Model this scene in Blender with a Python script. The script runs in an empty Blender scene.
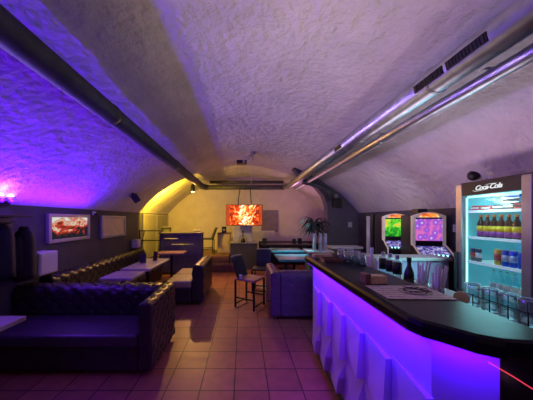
import bpy, bmesh, math, random
from mathutils import Vector, Matrix, noise
random.seed(7)
PI = math.pi
C = bpy.context.scene.collection
scene = bpy.context.scene
scene.view_settings.view_transform = 'Standard'
scene.view_settings.look = 'None'
scene.view_settings.exposure = 0.0

# ------------------------------------------------------------------ helpers
def obj(name, bm, m, parent=None, loc=(0, 0, 0), smooth=False, bevel=0, label=None):
    me = bpy.data.meshes.new(name)
    bmesh.ops.recalc_face_normals(bm, faces=bm.faces[:])
    bm.to_mesh(me); bm.free()
    o = bpy.data.objects.new(name, me); C.objects.link(o)
    o.location = loc
    if parent: o.parent = parent
    for mm in (m if isinstance(m, (list, tuple)) else [m]): me.materials.append(mm)
    if smooth:
        for p in me.polygons: p.use_smooth = True
    if bevel:
        b = o.modifiers.new('bevel', 'BEVEL'); b.width = bevel; b.segments = 2; b.limit_method = 'ANGLE'
    if label: o['label'] = label
    return o

def thing(name, label, cat, loc=(0, 0, 0), rotz=0, group=None):
    o = bpy.data.objects.new(name, None); C.objects.link(o)
    o.location = loc; o.rotation_euler = (0, 0, rotz); o.empty_display_size = .1
    o['label'] = label; o['category'] = cat
    if group: o['group'] = group
    return o

def tag(o, label, cat, group=None, kind=None):
    o['label'] = label; o['category'] = cat
    if group: o['group'] = group
    if kind: o['kind'] = kind
    return o

def struct(name, bm, m, parent=None, smooth=False, bevel=0, label=None):
    o = obj(name, bm, m, parent, smooth=smooth, bevel=bevel)
    if not parent:
        o['kind'] = 'structure'; o['label'] = label or name.replace('_', ' '); o['category'] = name.split('_')[0]
    return o

def dup(root, loc, rotz=None, label=None, group=None):
    r = root.copy(); C.objects.link(r); r.location = loc
    if rotz is not None: r.rotation_euler = (0, 0, rotz)
    if label: r['label'] = label
    if group: r['group'] = group
    for ch in list(root.children):
        c = ch.copy(); C.objects.link(c); c.parent = r
        for g in list(ch.children):
            d = g.copy(); C.objects.link(d); d.parent = c
    return r

def box(bm, x0, x1, y0, y1, z0, z1, M=None):
    vs = [Vector((x, y, z)) for z in (z0, z1) for y in (y0, y1) for x in (x0, x1)]
    if M: vs = [M @ v for v in vs]
    v = [bm.verts.new(p) for p in vs]
    for f in ((0, 2, 3, 1), (4, 5, 7, 6), (0, 1, 5, 4), (2, 6, 7, 3), (0, 4, 6, 2), (1, 3, 7, 5)):
        bm.faces.new([v[i] for i in f])
    return bm

def bx(x0, x1, y0, y1, z0, z1, M=None):
    return box(bmesh.new(), x0, x1, y0, y1, z0, z1, M)

def prism(bm, pts, z0, z1):
    a = [bm.verts.new((x, y, z0)) for x, y in pts]; b = [bm.verts.new((x, y, z1)) for x, y in pts]
    n = len(pts)
    bm.faces.new(a[::-1]); bm.faces.new(b)
    for i in range(n): bm.faces.new((a[i], a[(i + 1) % n], b[(i + 1) % n], b[i]))
    return bm

def extrude_poly(bm, pts, f0, f1):
    """pts 2D; f0/f1 map (a,b)->3D for both ends."""
    a = [bm.verts.new(f0(*p)) for p in pts]; b = [bm.verts.new(f1(*p)) for p in pts]
    n = len(pts)
    bm.faces.new(a[::-1]); bm.faces.new(b)
    for i in range(n): bm.faces.new((a[i], a[(i + 1) % n], b[(i + 1) % n], b[i]))
    return bm

def lathe(bm, prof, seg=16, loc=(0, 0, 0), M=None):
    rings = []
    for r, z in prof:
        ring = []
        for i in range(seg):
            a = 2 * PI * i / seg
            p = Vector((r * math.cos(a) + loc[0], r * math.sin(a) + loc[1], z + loc[2]))
            ring.append(bm.verts.new(M @ p if M else p))
        rings.append(ring)
    for k in range(len(rings) - 1):
        for i in range(seg):
            j = (i + 1) % seg
            bm.faces.new((rings[k][i], rings[k][j], rings[k + 1][j], rings[k + 1][i]))
    bm.faces.new(rings[0][::-1]); bm.faces.new(rings[-1])
    return bm

def tube(bm, pts, r, seg=8, closed=False):
    pts = [Vector(p) for p in pts]; n = len(pts); rings = []
    up = Vector((0, 0, 1)); prev = None
    for i, p in enumerate(pts):
        if closed: t = pts[(i + 1) % n] - pts[i - 1]
        else: t = pts[min(i + 1, n - 1)] - pts[max(i - 1, 0)]
        t.normalize()
        if prev is None:
            ref = up if abs(t.dot(up)) < .95 else Vector((1, 0, 0))
            u = t.cross(ref).normalized()
        else:
            u = (prev - t * prev.dot(t)).normalized()
        prev = u; w = t.cross(u)
        rr = r[i] if isinstance(r, (list, tuple)) else r
        rings.append([bm.verts.new(p + (u * math.cos(2 * PI * k / seg) + w * math.sin(2 * PI * k / seg)) * rr) for k in range(seg)])
    m = n if closed else n - 1
    for i in range(m):
        a, b = rings[i], rings[(i + 1) % n]
        for k in range(seg):
            bm.faces.new((a[k], a[(k + 1) % seg], b[(k + 1) % seg], b[k]))
    if not closed:
        bm.faces.new(rings[0][::-1]); bm.faces.new(rings[-1])
    return bm

def tb(*a, **k): return tube(bmesh.new(), *a, **k)
def lt(*a, **k): return lathe(bmesh.new(), *a, **k)

def resample(poly, ds, closed=True):
    pts = [Vector(p) for p in poly]
    if closed: pts.append(pts[0])
    d = [0]
    for a, b in zip(pts, pts[1:]): d.append(d[-1] + (b - a).length)
    n = max(8, round(d[-1] / ds)); out = []
    j = 0
    for k in range(n):
        s = d[-1] * k / n
        while d[j + 1] < s: j += 1
        f = (s - d[j]) / max(1e-9, d[j + 1] - d[j])
        out.append((pts[j].lerp(pts[j + 1], f), s))
    return out

def rrect(a0, a1, z0, z1, rt, rb=.015, n=6):
    """rounded rectangle, counter-clockwise, starting bottom left."""
    out = []
    for cx, cz, r, st in ((a0 + rb, z0 + rb, rb, PI), (a1 - rb, z0 + rb, rb, 1.5 * PI), (a1 - rt, z1 - rt, rt, 0), (a0 + rt, z1 - rt, rt, .5 * PI)):
        for k in range(n + 1):
            t = st + .5 * PI * k / n
            out.append((cx + r * math.cos(t), cz + r * math.sin(t)))
    return out

def tufted(bm, poly, L0, L1, mp, p=.17, amp=.02, ds=.022, s_off=0.0):
    """sweep a closed 2D outline from L0 to L1 with deep diamond tufting and buttons."""
    prof = resample(poly, ds)
    n = len(prof); cen = Vector((sum(q[0].x for q in prof) / n, sum(q[0].y for q in prof) / n))
    nor = []
    for i in range(n):
        t = prof[(i + 1) % n][0] - prof[i - 1][0]; t.normalize(); nor.append(Vector((t.y, -t.x)))
    L = L1 - L0; m = max(4, round(L / ds))
    us = [L0, L0, L0 + .008] + [L0 + L * k / m for k in range(1, m)] + [L1 - .008, L1, L1]
    ins = [.03, .014, .004] + [0] * (m - 1) + [.004, .014, .03]
    rings = []
    for u, iv in zip(us, ins):
        ring = []
        for (q, s), nn in zip(prof, nor):
            a = abs(math.sin(PI * (s + s_off + u) / p) * math.sin(PI * (s + s_off - u) / p)) ** .45
            d = amp * (a - 1) - iv
            P = q + nn * d
            ring.append(bm.verts.new(mp(u, P.x, P.y)))
        rings.append(ring)
    for k in range(len(rings) - 1):
        for i in range(n):
            j = (i + 1) % n
            bm.faces.new((rings[k][i], rings[k][j], rings[k + 1][j], rings[k + 1][i]))
    bm.faces.new(rings[0][::-1]); bm.faces.new(rings[-1])
    # buttons where the creases cross
    Ls = prof[-1][1]
    for iu in range(int(L0 / (p / 2)) - 1, int(L1 / (p / 2)) + 2):
        for js in range(0, int(Ls / (p / 2)) + 2):
            if (iu + js) % 2: continue
            u = iu * p / 2; s = js * p / 2 - s_off
            if u < L0 + .02 or u > L1 - .02 or s < 0 or s >= Ls: continue
            k = min(range(n), key=lambda q: abs(prof[q][1] - s))
            q = prof[k][0] - nor[k] * (amp * .75)
            c = Vector(mp(u, q.x, q.y)); c2 = Vector(mp(u, q.x + nor[k].x * .01, q.y + nor[k].y * .01))
            nv = (c2 - c).normalized()
            M = Matrix.Translation(c) @ nv.to_track_quat('Z', 'Y').to_matrix().to_4x4()
            lathe(bm, [(.016, 0), (.014, .008), (.006, .013)], 6, M=M)
    return bm

# ------------------------------------------------------------------ materials
def nt(name):
    m = bpy.data.materials.new(name); m.use_nodes = True
    t = m.node_tree; t.nodes.clear()
    out = t.nodes.new('ShaderNodeOutputMaterial')
    return m, t, out

def mat(name, col, rough=.5, metal=0, var=.15, scale=8, bump=0, bscale=40, spec=.5, coat=0, emit=None, es=0, dist=.02):
    m, t, out = nt(name); N = t.nodes; Lk = t.links
    b = N.new('ShaderNodeBsdfPrincipled')
    tc = N.new('ShaderNodeTexCoord')
    ns = N.new('ShaderNodeTexNoise'); ns.inputs['Scale'].default_value = scale; ns.inputs['Detail'].default_value = 5
    Lk.new(tc.outputs['Object'], ns.inputs['Vector'])
    r = N.new('ShaderNodeValToRGB')
    c0 = [max(0, c * (1 - var)) for c in col]; c1 = [min(1, c * (1 + var)) for c in col]
    r.color_ramp.elements[0].color = (*c0, 1); r.color_ramp.elements[1].color = (*c1, 1)
    r.color_ramp.elements[0].position = .3; r.color_ramp.elements[1].position = .7
    Lk.new(ns.outputs['Fac'], r.inputs['Fac']); Lk.new(r.outputs['Color'], b.inputs['Base Color'])
    b.inputs['Roughness'].default_value = rough; b.inputs['Metallic'].default_value = metal
    b.inputs['Specular IOR Level'].default_value = spec
    b.inputs['Coat Weight'].default_value = coat
    if emit:
        b.inputs['Emission Color'].default_value = (*emit, 1); b.inputs['Emission Strength'].default_value = es
    if bump:
        n2 = N.new('ShaderNodeTexNoise'); n2.inputs['Scale'].default_value = bscale; n2.inputs['Detail'].default_value = 6
        Lk.new(tc.outputs['Object'], n2.inputs['Vector'])
        bp = N.new('ShaderNodeBump'); bp.inputs['Strength'].default_value = bump; bp.inputs['Distance'].default_value = dist
        Lk.new(n2.outputs['Fac'], bp.inputs['Height']); Lk.new(bp.outputs['Normal'], b.inputs['Normal'])
    Lk.new(b.outputs['BSDF'], out.inputs['Surface'])
    return m

def glass(name, tint=(.9, .97, 1), refl=.12, rough=.05):
    m, t, out = nt(name); N = t.nodes; Lk = t.links
    tr = N.new('ShaderNodeBsdfTransparent'); tr.inputs['Color'].default_value = (*tint, 1)
    gl = N.new('ShaderNodeBsdfGlossy'); gl.inputs['Roughness'].default_value = rough
    lw = N.new('ShaderNodeLayerWeight'); lw.inputs['Blend'].default_value = .35
    mr = N.new('ShaderNodeMapRange'); mr.inputs['To Min'].default_value = refl * .4; mr.inputs['To Max'].default_value = min(1, refl * 5)
    Lk.new(lw.outputs['Facing'], mr.inputs['Value'])
    mx = N.new('ShaderNodeMixShader')
    Lk.new(mr.outputs['Result'], mx.inputs['Fac']); Lk.new(tr.outputs['BSDF'], mx.inputs[1]); Lk.new(gl.outputs['BSDF'], mx.inputs[2])
    Lk.new(mx.outputs['Shader'], out.inputs['Surface'])
    return m

def emit(name, col, s, var=.1, scale=5):
    m, t, out = nt(name); N = t.nodes; Lk = t.links
    e = N.new('ShaderNodeEmission'); e.inputs['Strength'].default_value = s
    tc = N.new('ShaderNodeTexCoord'); ns = N.new('ShaderNodeTexNoise'); ns.inputs['Scale'].default_value = scale
    Lk.new(tc.outputs['Object'], ns.inputs['Vector'])
    r = N.new('ShaderNodeValToRGB')
    r.color_ramp.elements[0].color = (*[c * (1 - var) for c in col], 1); r.color_ramp.elements[1].color = (*[c * (1 + var) for c in col], 1)
    Lk.new(ns.outputs['Fac'], r.inputs['Fac']); Lk.new(r.outputs['Color'], e.inputs['Color'])
    Lk.new(e.outputs['Emission'], out.inputs['Surface'])
    return m

def screen(name, stops, strength, scale=6, kind='noise', distort=2.0, stretch=(1, 1, 1), grad=None):
    """glowing picture: noise or voronoi pushed through a colour ramp; grad adds a slope along one axis (axis, amount, offset)."""
    m, t, out = nt(name); N = t.nodes; Lk = t.links
    e = N.new('ShaderNodeEmission'); e.inputs['Strength'].default_value = strength
    tc = N.new('ShaderNodeTexCoord'); mp = N.new('ShaderNodeMapping'); mp.inputs['Scale'].default_value = stretch
    Lk.new(tc.outputs['Object'], mp.inputs['Vector'])
    if kind == 'noise':
        ns = N.new('ShaderNodeTexNoise'); ns.inputs['Scale'].default_value = scale; ns.inputs['Detail'].default_value = 3
        ns.inputs['Distortion'].default_value = distort; o = ns.outputs['Fac']
    else:
        ns = N.new('ShaderNodeTexVoronoi'); ns.inputs['Scale'].default_value = scale; o = ns.outputs['Distance']
    Lk.new(mp.outputs['Vector'], ns.inputs['Vector'])
    if grad:
        ax, am, of = grad
        sp = N.new('ShaderNodeSeparateXYZ'); Lk.new(tc.outputs['Object'], sp.inputs['Vector'])
        ab = N.new('ShaderNodeMath'); ab.operation = 'ABSOLUTE' if ax == 'absx' else 'ADD'; ab.inputs[1].default_value = 0
        Lk.new(sp.outputs['X' if ax == 'absx' else ax], ab.inputs[0])
        ma = N.new('ShaderNodeMath'); ma.operation = 'MULTIPLY_ADD'; ma.inputs[1].default_value = am; ma.inputs[2].default_value = of
        Lk.new(ab.outputs[0], ma.inputs[0])
        ad = N.new('ShaderNodeMath'); ad.operation = 'ADD'; Lk.new(o, ad.inputs[0]); Lk.new(ma.outputs[0], ad.inputs[1]); o = ad.outputs[0]
    r = N.new('ShaderNodeValToRGB'); el = r.color_ramp.elements
    while len(el) < len(stops): el.new(.5)
    for k, (p, c) in enumerate(stops): el[k].position = p; el[k].color = (*c, 1)
    Lk.new(o, r.inputs['Fac']); Lk.new(r.outputs['Color'], e.inputs['Color'])
    Lk.new(e.outputs['Emission'], out.inputs['Surface'])
    return m

def tile_floor():
    m, t, out = nt('terracotta_tiles'); N = t.nodes; Lk = t.links
    b = N.new('ShaderNodeBsdfPrincipled'); tc = N.new('ShaderNodeTexCoord')
    mp = N.new('ShaderNodeMapping'); mp.inputs['Location'].default_value = (.077, .055, 0)
    Lk.new(tc.outputs['Object'], mp.inputs['Vector'])
    br = N.new('ShaderNodeTexBrick'); br.offset = 0; br.squash = 1
    br.inputs['Scale'].default_value = 1; br.inputs['Brick Width'].default_value = .3; br.inputs['Row Height'].default_value = .3
    br.inputs['Mortar Size'].default_value = .006; br.inputs['Mortar Smooth'].default_value = .3; br.inputs['Bias'].default_value = 0
    br.inputs['Color1'].default_value = (.36, .135, .085, 1); br.inputs['Color2'].default_value = (.28, .10, .07, 1); br.inputs['Mortar'].default_value = (.03, .018, .018, 1)
    Lk.new(mp.outputs['Vector'], br.inputs['Vector'])
    ns = N.new('ShaderNodeTexNoise'); ns.inputs['Scale'].default_value = 9; ns.inputs['Detail'].default_value = 6
    Lk.new(tc.outputs['Object'], ns.inputs['Vector'])
    mx = N.new('ShaderNodeMix'); mx.data_type = 'RGBA'; mx.blend_type = 'OVERLAY'; mx.inputs['Factor'].default_value = .45
    Lk.new(br.outputs['Color'], mx.inputs['A']); Lk.new(ns.outputs['Fac'], mx.inputs['B'])
    Lk.new(mx.outputs['Result'], b.inputs['Base Color'])
    mr = N.new('ShaderNodeMapRange'); mr.inputs['To Min'].default_value = .32; mr.inputs['To Max'].default_value = .55
    Lk.new(ns.outputs['Fac'], mr.inputs['Value']); Lk.new(mr.outputs['Result'], b.inputs['Roughness'])
    bp = N.new('ShaderNodeBump'); bp.inputs['Strength'].default_value = .5; bp.inputs['Distance'].default_value = .006; bp.invert = True
    Lk.new(br.outputs['Fac'], bp.inputs['Height']); Lk.new(bp.outputs['Normal'], b.inputs['Normal'])
    Lk.new(b.outputs['BSDF'], out.inputs['Surface'])
    return m

def print_paper():
    """beige sheet with rows of small dark print."""
    m, t, out = nt('printed_paper'); N = t.nodes; Lk = t.links
    b = N.new('ShaderNodeBsdfPrincipled'); b.inputs['Roughness'].default_value = .6
    tc = N.new('ShaderNodeTexCoord')
    w = N.new('ShaderNodeTexWave'); w.bands_direction = 'Y'; w.inputs['Scale'].default_value = 9; w.inputs['Distortion'].default_value = 1.5; w.inputs['Detail Scale'].default_value = 8
    n = N.new('ShaderNodeTexNoise'); n.inputs['Scale'].default_value = 30
    Lk.new(tc.outputs['Object'], w.inputs['Vector']); Lk.new(tc.outputs['Object'], n.inputs['Vector'])
    mu = N.new('ShaderNodeMath'); mu.operation = 'MULTIPLY'; Lk.new(w.outputs['Fac'], mu.inputs[0]); Lk.new(n.outputs['Fac'], mu.inputs[1])
    r = N.new('ShaderNodeValToRGB'); r.color_ramp.elements[0].position = .3; r.color_ramp.elements[1].position = .48
    r.color_ramp.elements[0].color = (.62, .5, .42, 1); r.color_ramp.elements[1].color = (.3, .2, .2, 1)
    Lk.new(mu.outputs[0], r.inputs['Fac']); Lk.new(r.outputs['Color'], b.inputs['Base Color'])
    Lk.new(b.outputs['BSDF'], out.inputs['Surface'])
    return m

M = dict(
    plaster=mat('plaster_vault', (.62, .58, .60), .85, var=.10, scale=2.5, bump=1.0, bscale=11, dist=.05),
    back_plaster=mat('plaster_back_wall', (.66, .60, .54), .85, var=.08, scale=3, bump=.35, bscale=14),
    dark_wall=mat('dark_grey_wall_paint', (.075, .07, .085), .7, var=.15, scale=4, bump=.2, bscale=30),
    grey_wall=mat('grey_arch_paint', (.11, .10, .115), .75, var=.15, scale=3, bump=.2, bscale=20),
    tiles=tile_floor(),
    leather=mat('brown_black_leather', (.026, .020, .022), .33, var=.35, scale=14, bump=.25, bscale=90, dist=.004),
    leather_plain=mat('smooth_dark_leather', (.05, .035, .05), .38, var=.3, scale=20, bump=.15, bscale=80, dist=.004),
    mauve=mat('purple_lit_leather', (.10, .035, .13), .5, var=.2, scale=14, bump=.15, bscale=80, dist=.004),  # purple glow from the bar light put into the sofa's leather colour
    seat_tan=mat('tan_leather_seat', (.30, .24, .17), .5, var=.2, scale=16, bump=.1, bscale=80),
    duct=mat('galvanised_duct', (.50, .52, .55), .40, 1, var=.2, scale=12, bump=.08, bscale=30),
    duct_dark=mat('dull_grey_duct', (.10, .105, .10), .55, .5, var=.2, scale=10, bump=.12, bscale=30),
    black_metal=mat('black_metal', (.02, .02, .022), .4, .6, var=.2),
    steel=mat('brushed_steel', (.5, .5, .52), .3, 1, var=.15, scale=20),
    silver=mat('silver_plastic', (.55, .52, .48), .4, .3, var=.1),
    bezel=mat('silver_bezel_added_glow', (.70, .62, .54), .45, .1, var=.1, emit=(.8, .66, .55), es=.13),  # faint glow added so the bezel stands out from the dark
    black=mat('black_plastic', (.012, .012, .014), .4, var=.3),
    counter=mat('black_lacquered_wood', (.009, .009, .011), .28, var=.4, scale=6, bump=.12, bscale=14, dist=.006, spec=.13),
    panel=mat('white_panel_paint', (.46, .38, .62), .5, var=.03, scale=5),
    grey_counter=mat('pale_grey_laminate', (.55, .55, .55), .45, var=.1),
    table_top=mat('grey_brown_table_top', (.34, .30, .28), .35, var=.2, scale=10),
    teal_top=mat('teal_gloss_table_top', (.05, .30, .36), .28, var=.15, scale=8, coat=.4),
    red_top=mat('reddish_table_top', (.30, .15, .14), .4, var=.2),
    wood=mat('pale_wood', (.72, .54, .28), .5, var=.25, scale=18),
    brown_wood=mat('brown_wood', (.20, .10, .06), .45, var=.3, scale=14),
    seat_brown=mat('brown_pink_seat', (.34, .20, .17), .45, var=.2),
    navy=mat('navy_blue_fabric', (.012, .012, .03), .55, var=.3),
    booth=mat('indigo_booth_vinyl', (.10, .08, .17), .38, var=.25, scale=9),
    cream=mat('cream_paint', (.60, .50, .30), .6, var=.1),
    white=mat('white_plastic', (.62, .60, .64), .45, var=.05),
    frame=mat('silver_picture_frame', (.42, .40, .43), .4, .4, var=.1),
    canvas=mat('beige_board_warm_lit', (.80, .68, .34), .7, var=.08, scale=6),  # warm lamp light put into the board's yellower colour
    leaf=mat('dark_palm_leaf', (.022, .035, .022), .45, var=.4, scale=20),
    coat=mat('black_cloth', (.005, .0045, .006), .75, var=.4, scale=25),
    coat_blue=mat('dark_blue_cloth', (.008, .007, .018), .7, var=.4, scale=25),
    paper=print_paper(),
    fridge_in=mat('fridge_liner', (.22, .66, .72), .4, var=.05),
    fridge_frame=mat('grey_fridge_frame', (.30, .29, .30), .35, .5, var=.1),
    fridge_dark=mat('dark_fridge_side', (.07, .05, .05), .5, var=.2),
    glass=glass('clear_glass', (.90, .97, 1), .2, .08),
    frosted=glass('cloudy_glass', (.78, .9, .95), .3, .2),
    vase_glass=glass('frosted_vase_glass', (.75, .85, .95), .2, .25),
    pane=glass('fridge_door_glass', (.97, 1, 1), .03, .02),
    partition=mat('smoked_partition_panel', (.22, .21, .19), .3, var=.12, scale=2),
    cola=mat('dark_cola', (.05, .012, .02), .15, var=.2),
    clear_liq=glass('clear_drink', (.8, .95, .97), .1),
    lab_yellow=mat('yellow_label', (.85, .62, .03), .5, var=.1), lab_purple=mat('purple_label', (.35, .06, .30), .5, var=.1),
    lab_black=mat('black_label', (.012, .014, .016), .5, var=.2), lab_red=mat('red_label', (.6, .05, .04), .5, var=.1),
    orange=mat('orange_cap', (.7, .22, .03), .5, var=.1), lab_white=mat('white_label', (.8, .8, .78), .5, var=.05),
    can_blue=mat('blue_can', (.03, .12, .62), .3, .4, var=.15), can_silver=mat('silver_can', (.55, .62, .75), .3, .6, var=.1),
    can_yellow=mat('yellow_can', (.85, .55, .06), .3, .3, var=.1), can_dark=mat('dark_can', (.12, .10, .14), .3, .5, var=.1),
    pack_red=mat('red_pack', (.55, .06, .06), .5, var=.2), pack_dark=mat('dark_pack', (.06, .05, .06), .5, var=.3),
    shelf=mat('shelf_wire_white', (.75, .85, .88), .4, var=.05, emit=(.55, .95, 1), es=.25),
    led_purple=emit('purple_led', (.13, .01, 1.0), 1.5),
    led_cyan=emit('cyan_led', (.35, .95, 1.0), 2.2),
    led_violet=emit('violet_bulb', (.85, .45, 1.0), 9),
    led_warm=emit('warm_bulb', (1, .82, .35), 14),
    led_red=emit('red_led', (1, .06, .12), .8),
    led_pink=emit('pink_led_tip', (1, .5, .9), 7),
    lettering=emit('lit_white_lettering', (.9, .95, .95), .9),
    s_logo=mat('pale_sign_lettering', (.8, .8, .72), .5, var=.05, emit=(.8, .8, .7), es=.5),
)
M['tv'] = screen('flame_picture', [(.32, (.16, .01, .01)), (.45, (.70, .05, .012)), (.55, (1, .22, .02)), (.62, (1, .72, .2)), (.70, (1, 1, .85))], 1.35, 5.5, distort=2.5, grad=('absx', -.55, .13))
M['wall_tv'] = screen('red_white_picture', [(.40, (.02, .02, .03)), (.46, (.35, .03, .02)), (.54, (.8, .10, .05)), (.60, (.9, .8, .6)), (.66, (.75, .10, .06)), (.74, (.9, .88, .8))], .75, 5, distort=1.5, grad=('Z', 1.5, .0), stretch=(1.0, .6, 1))
M['green_scr'] = screen('green_game_screen', [(.30, (.01, .16, .02)), (.44, (.04, .5, .03)), (.56, (.2, .75, .05)), (.66, (.75, .8, .08)), (.76, (.95, .4, .05))], .95, 8, distort=1.2, grad=('Z', .7, -.95))
M['purple_scr'] = screen('purple_game_screen', [(.0, (.95, .85, 1)), (.16, (.75, .45, .95)), (.32, (.30, .12, .85)), (.5, (.45, .10, .75)), (.75, (.85, .2, .6))], .85, 13, kind='voronoi')
M['deck_scr'] = screen('button_deck_screen', [(.30, (.03, .02, .12)), (.48, (.12, .08, .45)), (.56, (.45, .4, .8)), (.66, (.8, .8, 1))], .8, 22, distort=.5, stretch=(1, 1, 2))
M['marquee'] = screen('orange_marquee', [(.30, (.25, .05, .02)), (.46, (.8, .12, .03)), (.58, (1, .35, .05)), (.70, (1, .85, .5))], 1.1, 12, distort=.5)

# ------------------------------------------------------------------ setting
XL, XR, YB, YF = -2.70, 2.95, 8.40, -1.60
VX, VZ, VR = .12, -.65, 3.65
def vz(x): return VZ + math.sqrt(max(0, VR ** 2 - (x - VX) ** 2))

bm = bmesh.new(); nu, nv = 90, 150; g = []
a0 = math.asin((XL - VX) / VR); a1 = math.asin((XR - VX) / VR)
for j in range(nv + 1):
    row = []; y = YF + (YB - YF) * j / nv
    for i in range(nu + 1):
        a = a0 + (a1 - a0) * i / nu
        x0 = VX + VR * math.sin(a); z0 = VZ + VR * math.cos(a)
        d = .022 * noise.noise(Vector((x0 * 1.1, y * .8, z0))) + .011 * noise.noise(Vector((x0 * 3.5, y * 3, z0 * 3)))
        if i in (0, nu) or j in (0, nv): d = 0
        r = VR + d
        row.append(bm.verts.new((VX + r * math.sin(a), y, VZ + r * math.cos(a))))
    g.append(row)
for j in range(nv):
    for i in range(nu): bm.faces.new((g[j][i], g[j][i + 1], g[j + 1][i + 1], g[j + 1][i]))
struct('ceiling', bm, M['plaster'], smooth=True, label='rough plastered barrel vault ceiling')
struct('floor', bx(XL - .1, XR + .1, YF, YB + .1, -.1, 0), M['tiles'], label='terracotta tiled floor')
struct('wall_left', bx(XL - .12, XL, YF, YB, 0, vz(XL)), M['dark_wall'], label='dark painted left wall under the vault')
struct('wall_right', bx(XR, XR + .12, YF, YB, 0, vz(XR)), M['dark_wall'], label='dark painted right wall under the vault')
pts = [(XL, 0), (XR, 0)] + [(x, vz(x) + .03) for x in [XR - (XR - XL) * k / 40 for k in range(41)]]
struct('wall_back', extrude_poly(bmesh.new(), pts, lambda a, b: (a, YB, b), lambda a, b: (a, YB + .12, b)), M['back_plaster'], label='pale plastered back wall under the arch')
# dark arch stub on the right
pts = [(XR, 0), (XR, vz(XR))] + [(x, vz(x) + .02) for x in [XR - .05 - (XR - .05 - 1.28) * k / 24 for k in range(25)]]
pts += [(1.30, vz(1.30) - .03), (1.45, 2.58), (1.65, 2.47), (1.88, 2.31), (2.05, 2.10), (2.14, 1.85), (2.15, 1.6), (2.15, 0)]
struct('wall_arch', extrude_poly(bmesh.new(), pts, lambda a, b: (a, 5.95, b), lambda a, b: (a, 6.20, b)), M['grey_wall'], label='dark grey arch wall standing out from the right side')
# smoked panels on the left wall at the back
for n_, (y0, y1) in enumerate(((6.25, 7.2), (7.25, 8.3))):
    d = struct('door_%d' % (n_ + 1), bx(XL, XL + .03, y0, y1, .4, 1.62), M['partition'], label='tall smoked panel at the back of the left wall, number %d' % (n_ + 1))
    f = bmesh.new()
    for (a, b, c, e) in ((y0 - .02, y0 + .03, .4, 1.64), (y1 - .03, y1 + .02, .4, 1.64)): box(f, XL, XL + .05, a, b, c, e)
    box(f, XL, XL + .05, y0 + .03, y1 - .03, 1.60, 1.64)
    struct('door_frame', f, M['frame'], parent=d)
# stage with two steps
struct('floor_stage', bx(XL, -.42, 6.95, YB, 0, .40), M['brown_wood'], bevel=.01, label='low wooden stage in the back left corner')
struct('floor_stage_step', bx(-1.05, -.19, 6.62, 6.95, 0, .20), M['brown_wood'], bevel=.01, label='wooden step up to the stage')

# ------------------------------------------------------------------ camera
cd = bpy.data.cameras.new('camera'); cam = bpy.data.objects.new('camera', cd); C.objects.link(cam)
cam.location = (0, 0, 1.5); cam.rotation_euler = (PI / 2, 0, 0)
cd.sensor_width = 36; cd.lens = 234 / 533 * 36; cd.shift_x = 23.5 / 533; cd.shift_y = 19 / 533; cd.clip_start = .02
scene.camera = cam

# ------------------------------------------------------------------ ducts and pipes
def ring_bm(c, r, w, axis='y'):
    b = bmesh.new(); M_ = Matrix.Translation(Vector(c)) @ Matrix.Rotation(-PI / 2 if axis == 'y' else 0, 4, 'X')
    if axis == 'x': M_ = Matrix.Translation(Vector(c)) @ Matrix.Rotation(PI / 2, 4, 'Y')
    return lathe(b, [(r - .01, -w), (r, -w), (r + .006, -w * .5), (r + .006, w * .5), (r, w), (r - .01, w)], 28, M=M_)

dl = thing('ventilation_duct', 'long dull grey round ventilation duct along the left side of the vault', 'duct', (-1.30, 3.2, 2.53))
obj('duct_tube', tb([(0, -4.7, 0), (0, 4.2, 0), (.10, 4.42, 0)], .092, 28), M['duct_dark'], dl, smooth=True)
for y in (-.9, 1.25, 3.2): obj('joint_ring', ring_bm((0, y, 0), .094, .03), M['duct_dark'], dl, smooth=True)
dr = thing('ventilation_duct', 'large shiny silver ventilation duct with black grilles on the right side of the vault', 'duct', (1.45, 3.2, 2.54))
obj('duct_tube', tb([(0, -4.7, 0), (0, 4.1, 0), (-.10, 4.3, 0)], .095, 28), M['duct'], dr, smooth=True)
for y in (-1.45, -.35, .9, 2.3): obj('joint_ring', ring_bm((0, y, 0), .097, .012), M['duct'], dr, smooth=True)
for y0, y1 in ((-1.90, -1.64), (-1.61, -1.35), (.05, .25)):
    b = bmesh.new(); n = int((y1 - y0) / .022)
    R_ = Matrix.Rotation(math.radians(-14), 4, 'Y')
    box(b, -.103, -.088, y0, y1, -.027, .027, R_)
    for k in range(n):
        y = y0 + .01 + k * .022
        box(b, -.108, -.103, y, y + .008, -.023, .023, R_)
    obj('vent_grille', b, M['black'], dr, label='black slotted grille')
d2 = thing('metal_pipe', 'thinner silver pipe running below and beside the large right duct', 'pipe', (1.60, 3.2, 2.42))
obj('pipe_tube', tb([(0, -4.7, 0), (0, 3.9, 0)], .045, 20), M['duct'], d2, smooth=True)
for y in (-.5, 1.2): obj('joint_ring', ring_bm((0, y, 0), .046, .015), M['duct'], d2, smooth=True)
for y in (-1.7, -.55, .8, 2.4):
    obj('hanger_strap', bx(-.045, .03, y - .012, y + .012, .044, .050), M['steel'], d2)
dc = thing('ventilation_duct', 'horizontal grey duct crossing the room before the back wall', 'duct', (.06, 7.62, 2.53))
obj('duct_tube', tb([(-1.26, 0, 0), (1.30, .02, 0)], .075, 22), M['duct_dark'], dc, smooth=True)
for x in (-1.2, 0, 1.25): obj('joint_ring', ring_bm((x, 0, 0), .078, .03, 'x'), M['duct_dark'], dc, smooth=True)
dc2 = obj('metal_pipe', tb([(-1.15, 0, 0), (1.35, 0, 0)], .05, 18), M['duct_dark'], loc=(.02, 7.95, 2.75), smooth=True)
tag(dc2, 'thin horizontal grey pipe above the crossing duct at the back', 'pipe')
db = thing('ventilation_duct', 'short grey duct bending from the right duct into the dark arch', 'duct', (1.5, 5.7, 2.44))
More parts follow.
